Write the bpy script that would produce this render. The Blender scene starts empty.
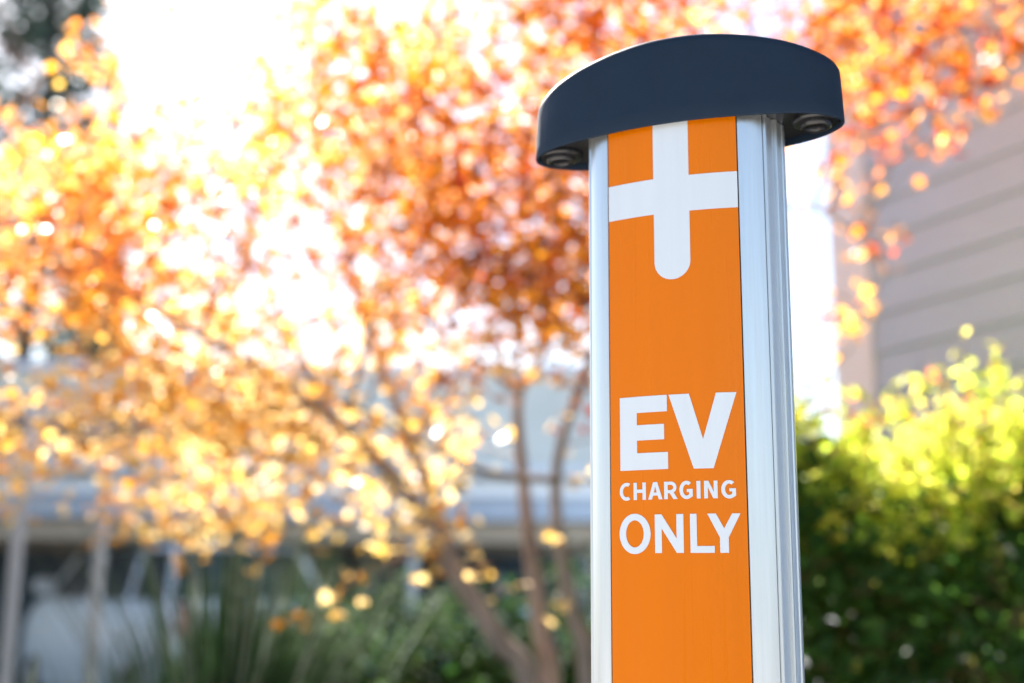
import bpy, bmesh, math, random
import numpy as np
from mathutils import Vector, Matrix
from mathutils.geometry import tessellate_polygon

random.seed(7)
rng = np.random.default_rng(7)
R_ = math.radians
scn = bpy.context.scene
col = scn.collection

# ------------------------------------------------------------------ camera, sky, sun, exposure
F_PX, PITCH, ROLL, EYE = 1231.3, 0.200239, 0.00832, 1.45
cam_d = bpy.data.cameras.new("camera")
cam = bpy.data.objects.new("camera", cam_d)
col.objects.link(cam)
cam_d.sensor_width = 36
cam_d.lens = F_PX * 36 / 1024
cam.matrix_world = Matrix.Translation((0, 0, EYE)) @ Matrix.Rotation(math.pi / 2 + PITCH, 4, 'X') @ Matrix.Rotation(ROLL, 4, 'Z')
cam_d.clip_start = 0.05
cam_d.clip_end = 2000
cam_d.dof.use_dof = True
cam_d.dof.focus_distance = 1.13
cam_d.dof.aperture_fstop = 2.4
scn.camera = cam

SUN_EL, SUN_AZ = 42.0, -22.0          # azimuth measured from +Y towards +X
world = bpy.data.worlds.new("World")
scn.world = world
world.use_nodes = True
wn = world.node_tree.nodes
sky = wn.new('ShaderNodeTexSky')
sky.sky_type = 'NISHITA'
sky.sun_disc = False
sky.sun_elevation = R_(SUN_EL)
sky.sun_rotation = R_(SUN_AZ)
sky.air_density = 1.0
sky.dust_density = 1.2
sky.ozone_density = 1.0
world.node_tree.links.new(sky.outputs[0], wn['Background'].inputs[0])
wn['Background'].inputs[1].default_value = 0.046

sun_d = bpy.data.lights.new("sun", 'SUN')
sun_d.energy = 5.0
sun_d.angle = R_(0.5)
sun_d.color = (1.0, 0.955, 0.89)
sun = bpy.data.objects.new("sun", sun_d)
col.objects.link(sun)
sdir = Vector((math.sin(R_(SUN_AZ)) * math.cos(R_(SUN_EL)), math.cos(R_(SUN_AZ)) * math.cos(R_(SUN_EL)), math.sin(R_(SUN_EL))))
sun.rotation_euler = sdir.to_track_quat('Z', 'Y').to_euler()
sun.location = (-3, 10, 9)

scn.view_settings.view_transform = 'Standard'
scn.view_settings.look = 'None'
scn.view_settings.exposure = 2.68
scn.view_settings.gamma = 1.0
cy = scn.cycles
cy.use_denoising = True
cy.max_bounces = 8
cy.diffuse_bounces = 4
cy.glossy_bounces = 3
cy.transmission_bounces = 5
cy.transparent_max_bounces = 6
cy.sample_clamp_indirect = 12
cy.caustics_reflective = False
cy.caustics_refractive = False

# ------------------------------------------------------------------ helpers
def at(px, py, Y):
    """World point on the plane y = Y that a photo position falls on."""
    qx, qy = px - 512, py - 341.5
    c, s = math.cos(ROLL), math.sin(ROLL)
    x, y = qx * c + qy * s, -qx * s + qy * c
    dx, du, dd = x / F_PX, -y / F_PX, 1.0
    wy = dd * math.cos(PITCH) - du * math.sin(PITCH)
    wz = dd * math.sin(PITCH) + du * math.cos(PITCH)
    return Vector((dx / wy * Y, Y, EYE + wz / wy * Y))

def tag(o, label=None, cat=None, group=None, kind=None):
    if label: o['label'] = label
    if cat: o['category'] = cat
    if group: o['group'] = group
    if kind: o['kind'] = kind
    return o

def empty(name, loc=(0, 0, 0), rz=0):
    o = bpy.data.objects.new(name, None)
    col.objects.link(o)
    o.location = loc
    o.rotation_euler = (0, 0, rz)
    o.empty_display_size = 0.2
    return o

class MB:
    def __init__(self):
        self.v, self.f = [], []
    def add(self, vs, fs):
        n = len(self.v)
        self.v += [tuple(p) for p in vs]
        self.f += [tuple(i + n for i in f) for f in fs]
        return self
    def box(self, x0, x1, y0, y1, z0, z1):
        return self.add([(x0, y0, z0), (x1, y0, z0), (x1, y1, z0), (x0, y1, z0), (x0, y0, z1), (x1, y0, z1), (x1, y1, z1), (x0, y1, z1)],
                        [(0, 3, 2, 1), (4, 5, 6, 7), (0, 1, 5, 4), (1, 2, 6, 5), (2, 3, 7, 6), (3, 0, 4, 7)])
    def tube(self, pts, rad, n=8, cap=True):
        pts = [Vector(p) for p in pts]
        vs, fs = [], []
        ref = Vector((0.31, 0.17, 0.93)).normalized()
        for i, p in enumerate(pts):
            d = (pts[min(i + 1, len(pts) - 1)] - pts[max(i - 1, 0)]).normalized()
            a = d.cross(ref)
            if a.length < 1e-3: a = d.cross(Vector((1, 0, 0)))
            a.normalize(); b = d.cross(a)
            r = float(rad[i] if hasattr(rad, '__len__') else rad)
            for k in range(n):
                t = 2 * math.pi * k / n
                vs.append(p + r * (math.cos(t) * a + math.sin(t) * b))
        for i in range(len(pts) - 1):
            for k in range(n):
                k2 = (k + 1) % n
                fs.append((i * n + k, i * n + k2, (i + 1) * n + k2, (i + 1) * n + k))
        if cap:
            fs.append(tuple(range(n - 1, -1, -1)))
            fs.append(tuple((len(pts) - 1) * n + k for k in range(n)))
        return self.add(vs, fs)
    def prism(self, outline, z0, z1):
        """closed outline (x, y) extruded in z"""
        n = len(outline)
        vs = [(x, y, z0) for x, y in outline] + [(x, y, z1) for x, y in outline]
        fs = [(k, (k + 1) % n, n + (k + 1) % n, n + k) for k in range(n)]
        fs += [tuple(range(n - 1, -1, -1)), tuple(range(n, 2 * n))]
        return self.add(vs, fs)
    def build(self, name, mat, parent=None, smooth=False, bevel=0, angle=40):
        me = bpy.data.meshes.new(name)
        me.from_pydata(self.v, [], self.f)
        me.update()
        bm = bmesh.new(); bm.from_mesh(me)
        bmesh.ops.recalc_face_normals(bm, faces=bm.faces)
        bm.to_mesh(me); bm.free()
        me.materials.append(mat)
        o = bpy.data.objects.new(name, me)
        col.objects.link(o)
        if parent is not None: o.parent = parent
        if smooth: smooth_by_angle(me, angle)
        if bevel:
            md = o.modifiers.new('bevel', 'BEVEL'); md.width = bevel; md.segments = 3; md.limit_method = 'ANGLE'; md.angle_limit = R_(35)
        return o

def smooth_by_angle(me, angle):
    me.polygons.foreach_set('use_smooth', [True] * len(me.polygons))
    bm = bmesh.new(); bm.from_mesh(me)
    for e in bm.edges:
        if len(e.link_faces) == 2 and e.calc_face_angle(0) > R_(angle):
            e.smooth = False
    bm.to_mesh(me); bm.free()

# ------------------------------------------------------------------ materials
def new_mat(name):
    m = bpy.data.materials.new(name)
    m.use_nodes = True
    return m, m.node_tree, m.node_tree.nodes['Principled BSDF']

def mat(name, c, rough=0.6, metal=0.0, coat=0.0, spec=None, noise=0.0, nscale=12.0, bump=0.0, bscale=60.0, stretch=None, coat_rough=0.1):
    m, nt, b = new_mat(name)
    b.inputs['Roughness'].default_value = rough
    b.inputs['Metallic'].default_value = metal
    b.inputs['Coat Weight'].default_value = coat
    b.inputs['Coat Roughness'].default_value = coat_rough
    if spec is not None: b.inputs['Specular IOR Level'].default_value = spec
    tc = nt.nodes.new('ShaderNodeTexCoord')
    mp = nt.nodes.new('ShaderNodeMapping')
    nt.links.new(tc.outputs['Object'], mp.inputs['Vector'])
    if stretch: mp.inputs['Scale'].default_value = stretch
    if noise > 0:
        n = nt.nodes.new('ShaderNodeTexNoise')
        n.inputs['Scale'].default_value = nscale
        n.inputs['Detail'].default_value = 6
        nt.links.new(mp.outputs[0], n.inputs['Vector'])
        r = nt.nodes.new('ShaderNodeMapRange')
        r.inputs['From Min'].default_value = 0.3; r.inputs['From Max'].default_value = 0.7
        r.inputs['To Min'].default_value = 1 - noise; r.inputs['To Max'].default_value = 1 + noise
        nt.links.new(n.outputs['Fac'], r.inputs['Value'])
        mx = nt.nodes.new('ShaderNodeVectorMath'); mx.operation = 'SCALE'
        mx.inputs[0].default_value = c[:3]
        nt.links.new(r.outputs[0], mx.inputs['Scale'])
        nt.links.new(mx.outputs[0], b.inputs['Base Color'])
    else:
        b.inputs['Base Color'].default_value = (*c[:3], 1)
    if bump > 0:
        n2 = nt.nodes.new('ShaderNodeTexNoise')
        n2.inputs['Scale'].default_value = bscale
        n2.inputs['Detail'].default_value = 5
        nt.links.new(mp.outputs[0], n2.inputs['Vector'])
        bp = nt.nodes.new('ShaderNodeBump')
        bp.inputs['Strength'].default_value = bump
        bp.inputs['Distance'].default_value = 0.002
        nt.links.new(n2.outputs['Fac'], bp.inputs['Height'])
        nt.links.new(bp.outputs[0], b.inputs['Normal'])
    return m

def leaf_mat(name, trans=0.5, rough=0.45, spec=0.5, gain=1.0):
    """thin leaf: reflects and lets light through; colour is the leaf's own 'tint' attribute"""
    m, nt, b = new_mat(name)
    a = nt.nodes.new('ShaderNodeAttribute'); a.attribute_name = 'tint'
    nt.links.new(a.outputs['Color'], b.inputs['Base Color'])
    b.inputs['Roughness'].default_value = rough
    b.inputs['Specular IOR Level'].default_value = spec
    t = nt.nodes.new('ShaderNodeBsdfTranslucent')
    g = nt.nodes.new('ShaderNodeVectorMath'); g.operation = 'SCALE'; g.inputs['Scale'].default_value = gain
    nt.links.new(a.outputs['Color'], g.inputs[0])
    nt.links.new(g.outputs[0], t.inputs['Color'])
    mx = nt.nodes.new('ShaderNodeMixShader'); mx.inputs[0].default_value = trans
    nt.links.new(b.outputs[0], mx.inputs[1]); nt.links.new(t.outputs[0], mx.inputs[2])
    nt.links.new(mx.outputs[0], nt.nodes['Material Output'].inputs['Surface'])
    return m

def srgb(r, g, b):
    return tuple(((c / 255) / 12.92 if c <= 10 else ((c / 255 + 0.055) / 1.055) ** 2.4) for c in (r, g, b))

M = {}
M['cap'] = mat('cap_paint', (0.015, 0.026, 0.045), rough=0.6, spec=0.08, bump=0.12, bscale=900, noise=0.05, nscale=30)
M['cap_under'] = mat('cap_underside_plastic', (0.014, 0.014, 0.016), rough=0.4, spec=0.4)
M['rubber'] = mat('black_rubber', (0.009, 0.009, 0.011), rough=0.28, spec=0.5)
M['alu'] = mat('brushed_aluminium', (0.64, 0.66, 0.67), rough=0.33, metal=0.85, noise=0.03, nscale=8, stretch=(60, 60, 1.5), bump=0.05, bscale=14)
M['alu_dark'] = mat('aluminium_slot', (0.10, 0.10, 0.11), rough=0.5, metal=0.6)
M['film'] = mat('orange_vinyl', (0.64, 0.150, 0.0), rough=0.38, spec=0.15, coat=0.10, coat_rough=0.12, noise=0.03, nscale=2.0, stretch=(14, 14, 0.6), bump=0.22, bscale=6.0)
M['film_white'] = mat('white_vinyl', (0.58, 0.615, 0.655), rough=0.36, coat=0.3, coat_rough=0.16, noise=0.02, nscale=3, stretch=(22, 22, 0.8), bump=0.2, bscale=6.0)
M['bark'] = mat('bark', (0.27, 0.225, 0.20), rough=0.85, noise=0.3, nscale=14, bump=0.6, bscale=40, stretch=(1, 1, 0.35))
M['bark_dark'] = mat('dark_bark', (0.07, 0.05, 0.04), rough=0.9, noise=0.3, nscale=10, bump=0.6, bscale=30, stretch=(1, 1, 0.3))
M['maple'] = leaf_mat('maple_leaf', trans=0.70, rough=0.38, gain=1.0, spec=0.4)
M['hedge'] = leaf_mat('hedge_leaf', trans=0.66, rough=0.48, spec=0.25)
M['shrub'] = leaf_mat('shrub_leaf', trans=0.35, rough=0.7, spec=0.1)
M['blade'] = leaf_mat('grass_blade', trans=0.3, rough=0.5, spec=0.2)
M['needle'] = leaf_mat('evergreen_needle', trans=0.2, rough=0.6)
M['asphalt'] = mat('asphalt', (0.055, 0.055, 0.058), rough=0.9, noise=0.25, nscale=3, bump=0.5, bscale=120)
M['concrete'] = mat('concrete', (0.42, 0.40, 0.37), rough=0.85, noise=0.12, nscale=2.5, bump=0.3, bscale=60)
M['soil'] = mat('bark_mulch', (0.06, 0.042, 0.03), rough=0.95, noise=0.5, nscale=25, bump=1.0, bscale=50)
M['siding'] = mat('grey_siding_paint', (0.40, 0.52, 0.66), rough=0.6, noise=0.04, nscale=3, bump=0.1, bscale=40, stretch=(1, 1, 8))
M['trim'] = mat('white_trim_paint', (0.74, 0.77, 0.82), rough=0.5, noise=0.03, nscale=4)
M['roof'] = mat('shingle', (0.12, 0.115, 0.11), rough=0.9, noise=0.3, nscale=12)
M['stucco'] = mat('pale_stucco', (0.68, 0.66, 0.59), rough=0.85, noise=0.06, nscale=1.5, bump=0.3, bscale=50)
M['stucco_tan'] = mat('tan_fascia_paint', (0.36, 0.29, 0.21), rough=0.8, noise=0.08, nscale=2)
M['metal_blue'] = mat('blue_grey_metal', (0.32, 0.38, 0.46), rough=0.4, metal=0.2, noise=0.08, nscale=1.2)
M['white_metal'] = mat('white_painted_metal', (0.75, 0.77, 0.78), rough=0.4)
M['galv'] = mat('galvanised_steel', (0.33, 0.34, 0.35), rough=0.5, metal=0.4, noise=0.1, nscale=9)
M['glass'] = mat('dark_window_glass', (0.03, 0.04, 0.05), rough=0.06, spec=0.8)
M['car_white'] = mat('white_car_paint', (0.80, 0.84, 0.88), rough=0.4, coat=0.3, coat_rough=0.25)
M['car_dark'] = mat('dark_blue_car_paint', (0.03, 0.05, 0.08), rough=0.3, coat=0.9, coat_rough=0.04)
M['car_silver'] = mat('pale_blue_car_paint', (0.28, 0.36, 0.46), rough=0.3, metal=0.3, coat=0.8, coat_rough=0.04)
M['tyre'] = mat('tyre_rubber', (0.02, 0.02, 0.02), rough=0.8)
M['rim'] = mat('alloy_rim', (0.5, 0.5, 0.52), rough=0.3, metal=0.8)
M['lamp_clear'] = mat('headlamp_lens', (0.7, 0.72, 0.75), rough=0.1, coat=0.8)
M['lamp_red'] = mat('taillamp_lens', (0.45, 0.02, 0.02), rough=0.15, coat=0.8)

def gloss_streaks(m, lo, hi, stretch, scale=3.0):
    nt = m.node_tree; b = nt.nodes['Principled BSDF']
    tc = nt.nodes.new('ShaderNodeTexCoord'); mp = nt.nodes.new('ShaderNodeMapping'); mp.inputs['Scale'].default_value = stretch
    n = nt.nodes.new('ShaderNodeTexNoise'); n.inputs['Scale'].default_value = scale; n.inputs['Detail'].default_value = 8
    r = nt.nodes.new('ShaderNodeMapRange'); r.inputs['From Min'].default_value = .35; r.inputs['From Max'].default_value = .65
    r.inputs['To Min'].default_value = lo; r.inputs['To Max'].default_value = hi
    nt.links.new(tc.outputs['Object'], mp.inputs['Vector']); nt.links.new(mp.outputs[0], n.inputs['Vector'])
    nt.links.new(n.outputs['Fac'], r.inputs['Value']); nt.links.new(r.outputs[0], b.inputs['Roughness'])
gloss_streaks(M['film'], .25, .45, (40, 40, 1.2))
gloss_streaks(M['alu'], .29, .40, (90, 90, 1.0))
gloss_streaks(M['cap'], .45, .68, (3, 3, 3), 6)

# ------------------------------------------------------------------ ground
def sheet(name, x0, x1, y0, y1, z, m):
    o = MB().add([(x0, y0, z), (x1, y0, z), (x1, y1, z), (x0, y1, z)], [(0, 1, 2, 3)]).build(name, m)
    return tag(o, kind='structure')
sheet('ground', -400, 400, -400, 400, 0.0, M['asphalt'])
o = MB().box(-6, 4.5, -3.0, 2.0, -0.1, 0.12).build('pavement', M['concrete'], bevel=0.01); tag(o, kind='structure')
o = MB().box(-6, 4.5, 2.004, 6.6, -0.1, 0.10).build('planting_bed', M['soil']); tag(o, kind='structure')
o = MB().box(-6, 4.5, 6.604, 6.75, -0.1, 0.15).build('kerb', M['concrete'], bevel=0.015); tag(o, kind='structure')
GZ = 0.12      # pavement level
BZ = 0.10      # bed level

# ------------------------------------------------------------------ charging post
RP = 0.27744
post = empty('charging_post', (0.15083, 1.13509, GZ), -0.41084)
tag(post, 'sharp silver aluminium charging bollard with orange EV charging only panel and dark arched cap', 'charging post')
def pz(z): return z - GZ

def bend(s, r=RP):
    a = s / RP
    return (r * math.sin(a), RP - r * math.cos(a))

half = [(0.0655, 0.0077), (0.0700, 0.0090), (0.0745, 0.0107), (0.0790, 0.0129), (0.0832, 0.0156), (0.0866, 0.0187)]
# silver trim strips either side of the panel
for sg in (-1, 1):
    out = [(0.0656, 0.0079)] + half[1:]
    inn = [(x - 0.0022, y + 0.0034) for x, y in half[::-1]]
    MB().prism([(sg * x, y) for x, y in out + inn], pz(0.30), pz(1.9035)).build('edge_trim', M['alu'], post, smooth=True, angle=50)
# grooved housing: front is behind the panel, sides carry ribs, back is rounded
side = [(0.060, 0.0095), (0.0790, 0.0185), (0.0848, 0.0222), (0.0862, 0.0228), (0.0873, 0.0214), (0.0898, 0.0216), (0.0906, 0.0226), (0.0907, 0.0256), (0.0896, 0.0264),
        (0.0872, 0.0268), (0.0876, 0.0278), (0.0897, 0.0312), (0.0918, 0.0370), (0.0930, 0.0402), (0.0955, 0.0402), (0.0966, 0.0412), (0.0968, 0.0440), (0.0960, 0.0450),
        (0.0946, 0.0456), (0.0948, 0.0468), (0.0962, 0.0490), (0.0972, 0.0512), (0.0982, 0.0555), (0.0994, 0.0562), (0.1000, 0.0580), (0.1000, 0.0610), (0.0990, 0.0625),
        (0.0985, 0.0700), (0.0970, 0.0800), (0.0935, 0.0910), (0.0870, 0.1010), (0.0770, 0.1090), (0.0600, 0.1150), (0.0300, 0.1190)]
outl = side + [(-x, y) for x, y in side[::-1]]
MB().prism(outl, pz(0.30), pz(1.9035)).build('housing', M['alu'], post, smooth=True, angle=24)
# orange front panel, curved
def curved_sheet(s0, s1, z0, z1, ns, r_out, thick):
    mb = MB(); vs = []; fs = []
    for k in range(ns + 1):
        s = s0 + (s1 - s0) * k / ns
        a, b = bend(s, r_out), bend(s, r_out - thick)
        vs += [(a[0], a[1], z0), (a[0], a[1], z1), (b[0], b[1], z0), (b[0], b[1], z1)]
    for k in range(ns):
        i, j = 4 * k, 4 * k + 4
        fs += [(i, j, j + 1, i + 1), (i + 2, i + 3, j + 3, j + 2), (i + 1, j + 1, j + 3, i + 3), (i, i + 2, j + 2, j)]
    fs += [(0, 1, 3, 2), (4 * ns, 4 * ns + 2, 4 * ns + 3, 4 * ns + 1)]
    return mb.add(vs, fs)
panel = curved_sheet(-0.065, 0.065, pz(0.30), pz(1.9035), 48, RP, 0.002).build('front_panel', M['film'], post, smooth=True)
MB().prism([(sg * x, y) for sg, x, y in [(1, .0655, .0105), (1, .0651, .0078)]] + [(-.0651, .0078), (-.0655, .0105)], pz(0.296), pz(0.2995)).build('gasket', M['rubber'], post)
# dark shadow gap filler strips
for sg in (-1, 1):
    MB().prism([(sg * .0648, .0085), (sg * .0656, .0085), (sg * .0656, .0115), (sg * .0648, .0115)], pz(0.30), pz(1.9035)).build('seal_strip', M['rubber'], post)
# base
MB().prism([(x * 1.06, (y - .06) * 1.08 + .06) for x, y in outl], pz(0.135), pz(0.299)).build('base_skirt', M['cap'], post, smooth=True)
bp = MB().box(-0.15, 0.15, -0.04, 0.16, 0.0005, 0.015).build('base_plate', M['galv'], post, bevel=0.004)
for x in (-.13, .13):
    for y in (-.022, .142):
        MB().tube([(x, y, .015), (x, y, .032)], .009, 6).build('anchor_bolt', M['galv'], post)

# --- lettering and emblem (measured on the unrolled panel, millimetres)
def ell(cx, cy, rx, ry, a0, a1, n=26):
    return [(cx + rx * math.cos(R_(a0 + (a1 - a0) * k / n)), cy + ry * math.sin(R_(a0 + (a1 - a0) * k / n))) for k in range(n + 1)]

def glyph_mesh(polys, name, m, parent, off=0.0003):
    bm = bmesh.new()
    for loops in polys:
        vl = [[Vector((x, y, 0)) for x, y in L] for L in loops]
        tris = tessellate_polygon(vl)
        flat = [v for L in vl for v in L]
        bvs = [bm.verts.new(v) for v in flat]
        for t in tris:
            try: bm.faces.new([bvs[i] for i in t])
            except ValueError: pass
    s = -63.37
    while s < 65:
        g = bm.verts[:] + bm.edges[:] + bm.faces[:]
        bmesh.ops.bisect_plane(bm, geom=g, plane_co=(s, 0, 0), plane_no=(1, 0, 0))
        s += 2.0
    for v in bm.verts:
        a = bend(v.co.x / 1000, RP + off)
        v.co = Vector((a[0], a[1], pz(v.co.y / 1000)))
    bm.normal_update()
    for f in bm.faces:
        if f.normal.y > 0: f.normal_flip()
        f.smooth = True
    me = bpy.data.meshes.new(name); bm.to_mesh(me); bm.free()
    me.normals_split_custom_set_from_vertices([Vector((v.co.x, v.co.y - RP, 0)).normalized() for v in me.vertices])
    me.materials.append(m)
    o = bpy.data.objects.new(name, me); col.objects.link(o); o.parent = parent
    return o

W_ = M['film_white']
# plus-shaped emblem: upright with rounded foot, full-width arm
cr = [(-16.2, 1902.5), (-16.2, 1843.8), (-64.9, 1843.8), (-64.9, 1808), (-16.2, 1808), (-16.2, 1759.5)] + \
     ell(1.4, 1759.5, 17.6, 17.6, 180, 360, 30)[1:] + [(19.0, 1808), (64.9, 1808), (64.9, 1843.8), (19.0, 1843.8), (19.0, 1902.5)]
glyph_mesh([[cr]], 'plus_emblem', W_, panel)
E_ = [(-54.4, 1631.3), (-6.3, 1631.3), (-6.3, 1615.8), (-36.6, 1615.8), (-36.6, 1604.2), (-9.4, 1604.2), (-9.4, 1589.7), (-36.6, 1589.7),
      (-36.6, 1577.8), (-6.0, 1577.8), (-6.0, 1562.0), (-54.4, 1562.0)]
V_ = [(-4.6, 1631.2), (14.9, 1631.2), (27.2, 1588.5), (39.9, 1631.2), (58.6, 1631.2), (36.2, 1561.6), (18.0, 1561.6)]
glyph_mesh([[E_]], 'letter_e', W_, panel)
glyph_mesh([[V_]], 'letter_v', W_, panel)
t0, t1 = 1534.3, 1550.3; th = t1 - t0; mid = (t0 + t1) / 2; w = 3.5
def gC(x0, x1):
    rx = (x1 - x0) * 0.60; cx = x0 + rx
    return [[ell(cx, mid, rx, th / 2 + .35, 58, 302, 34) + ell(cx, mid, rx - w, th / 2 + .35 - w * .92, 296, 64, 34)]]
def gC_old(x0, x1):
    rx = (x1 - x0) * 0.56; cx = x0 + rx
    return [[ell(cx, mid, rx, th / 2 + .35, 52, 308, 34) + ell(cx, mid, rx - w, th / 2 + .35 - w * .92, 308, 52, 34)[1:-1][::1]]] if False else \
           [[ell(cx, mid, rx, th / 2 + .35, 50, 310, 34) + ell(cx, mid, rx - w, th / 2 + .35 - w * .92, 306, 54, 34)]]
def gH(x0, x1):
    return [[[(x0, t0), (x0, t1), (x0 + w, t1), (x0 + w, mid + 1.6), (x1 - w, mid + 1.6), (x1 - w, t1), (x1, t1), (x1, t0), (x1 - w, t0), (x1 - w, mid - 1.5), (x0 + w, mid - 1.5), (x0 + w, t0)]]]
def gA(x0, x1):
    c = (x0 + x1) / 2; h = 2.0
    def xl(z): return x0 + (c - h - x0) * (z - t0) / th
    def xr(z): return x1 - (x1 - c - h) * (z - t0) / th
    q = 3.7
    out = [(x0, t0), (c - h, t1), (c + h, t1), (x1, t0), (x1 - q, t0), (xr(t0 + 3.6) - q, t0 + 3.6), (xl(t0 + 3.6) + q, t0 + 3.6), (x0 + q, t0)]
    hole = [(xl(t0 + 6.4) + q, t0 + 6.4), (xr(t0 + 6.4) - q, t0 + 6.4), (c, t1 - 3.9)]
    return [[out, hole]]
def gR(x0, x1):
    zm = t0 + 5.4; bz = (zm + t1) / 2; br = (t1 - zm) / 2
    out = [(x0, t0), (x0, t1), (x1 - br - .4, t1)] + ell(x1 - br - .4, bz, br, br, 90, -60, 16)[1:] + [(x1 + .5, t0), (x1 - 3.6, t0), (x1 - br - 1.6, zm), (x0 + w, zm), (x0 + w, t0)]
    hole = [(x0 + w, t1 - 2.9), (x1 - br - .6, t1 - 2.9)] + ell(x1 - br - .6, bz, br - 2.9, br - 2.9, 90, -90, 12)[1:] + [(x0 + w, zm + 2.9)]
    return [[out, hole]]
def gG(x0, x1):
    rx = (x1 - x0) * 0.54; cx = x0 + rx; ro = th / 2 + .35
    return [[ell(cx, mid, rx, ro, 50, 300, 34) + [(x1, t0 + 2.2), (x1, mid + .9), (cx + .2, mid + .9), (cx + .2, mid - 1.9), (x1 - w + .1, mid - 1.9), (x1 - w + .1, t0 + 4.1)] +
             ell(cx, mid, rx - w, ro - w * .92, 292, 54, 30)]]
def gI(x0, x1): return [[[(x0, t0), (x0, t1), (x1, t1), (x1, t0)]]]
def gN(x0, x1, a, b, w, k=1.18):
    return [[[(x0, a), (x0, b), (x0 + w * k, b), (x1 - w, a + (b - a) * .37), (x1 - w, b), (x1, b), (x1, a), (x1 - w * k, a), (x0 + w, b - (b - a) * .37), (x0 + w, a)]]]
for nm, g in (('letter_c', gC(-55.4, -43.2)), ('letter_h', gH(-40.8, -28.2)), ('letter_a', gA(-26.0, -11.9)), ('letter_r', gR(-10.3, 1.9)),
              ('letter_g', gG(4.2, 16.6)), ('letter_i', gI(20.2, 23.8)), ('letter_n', gN(27.0, 39.3, t0, t1, w)), ('letter_g', gG(42.5, 55.7))):
    glyph_mesh(g, nm, W_, panel)
a, b = 1485.5, 1520.6
glyph_mesh([[ell(-40.0, 1503.2, 15.9, 18.5, 0, 359.9, 56)[:-1], ell(-40.0, 1503.2, 9.0, 12.4, 0, 359.9, 48)[:-1]]], 'letter_o', W_, panel)
glyph_mesh(gN(-19.9, 7.4, a, b, 6.6, 1.0), 'letter_n', W_, panel)
glyph_mesh([[[(13.5, a), (13.5, b), (19.6, b), (19.6, a + 6.1), (35.4, a + 6.1), (35.4, a)]]], 'letter_l', W_, panel)
glyph_mesh([[[(40.3, a), (40.3, a + 13.6), (29.3, b), (37.1, b), (44.3, b - 13.4), (51.6, b), (59.1, b), (48.1, a + 13.6), (48.1, a)]]], 'letter_y', W_, panel)

# --- cap: lens-shaped plan, arched top, thin lip and recessed underside with cable ports
plan_f = [(0, -.008), (.018, -.0077), (.035, -.0063), (.052, -.0040), (.068, -.0012), (.085, .0024), (.100, .0060), (.113, .0098), (.125, .0145), (.136, .0205), (.145, .0275), (.153, .0352), (.1582, .0443), (.160, .0535)]
CY = 0.0535
q1 = plan_f
q2 = [(x, 2 * CY - y) for x, y in plan_f[:-1][::-1]]
right = q1 + q2
left = [(-x, y) for x, y in right[1:-1][::-1]]
plan = right + left
def densify(P, n):
    P = [Vector((*p, 0)) for p in P]; L = [0]
    N = len(P)
    for i in range(N): L.append(L[-1] + (P[(i + 1) % N] - P[i]).length)
    res = []
    for k in range(n):
        t = L[-1] * k / n
        i = max(j for j in range(N) if L[j] <= t)
        u = (t - L[i]) / (L[i + 1] - L[i])
        # catmull-rom for a smooth outline
        p0, p1, p2, p3 = P[(i - 1) % N], P[i], P[(i + 1) % N], P[(i + 2) % N]
        v = 0.5 * ((2 * p1) + (p2 - p0) * u + (2 * p0 - 5 * p1 + 4 * p2 - p3) * u * u + (3 * p1 - p0 - 3 * p2 + p3) * u ** 3)
        res.append((v.x, v.y))
    return res
plan = densify(plan, 160)
def ztop(x): return 1.9897 - 1.12 * x * x - 8.0 * x ** 4
def inset(P, d):
    n = len(P); res = []
    for i in range(n):
        t = Vector((P[(i + 1) % n][0] - P[i - 1][0], P[(i + 1) % n][1] - P[i - 1][1])).normalized()
        res.append((P[i][0] - t.y * d, P[i][1] + t.x * d))
    return res
ZB = 1.8965
vs, fs = [], []
rings = []
def ring(P, zf):
    rings.append([len(vs) + i for i in range(len(P))])
    for x, y in P: vs.append((x, y, pz(zf(x, y))))
n = len(plan)
FR = 0.011
ring(inset(plan, .0035), lambda x, y: ZB + .010)     # inner lip, up inside
ring(inset(plan, .0033), lambda x, y: ZB + .001)
ring(inset(plan, .0022), lambda x, y: ZB)
ring(inset(plan, .0006), lambda x, y: ZB + .0002)
ring(plan, lambda x, y: ZB + .0012)
for k in range(1, 5):
    ring(inset(plan, 0.0004 * k), lambda x, y, k=k: ZB + .0012 + (ztop(x) - FR - ZB - .0012) * k / 5)
ring(inset(plan, 0.002), lambda x, y: ztop(x) - FR)
for k in range(1, 8):
    an = math.pi / 2 * k / 7
    ring(inset(plan, 0.002 + FR * (1 - math.cos(an))), lambda x, y, an=an: ztop(x) - FR + FR * math.sin(an))
for sc in (.75, .5, .25, .08):
    P = [(x * sc / .9, CY + (y - CY) * sc / .9) for x, y in inset(plan, .014)] if sc < .9 else plan
    ring(P, lambda x, y: ztop(x) + .0008)
for a_, b_ in zip(rings[:-1], rings[1:]):
    for i in range(n):
        j = (i + 1) % n
        fs.append((a_[i], a_[j], b_[j], b_[i]))
fs.append(tuple(rings[-1]))
cap = MB().add(vs, fs).build('cap', M['cap'], post, smooth=True, angle=60)
MB().prism(inset(plan, .0038), pz(ZB + .0075), pz(ZB + .0125)).build('underside_plate', M['cap_under'], cap, smooth=True)
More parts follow.
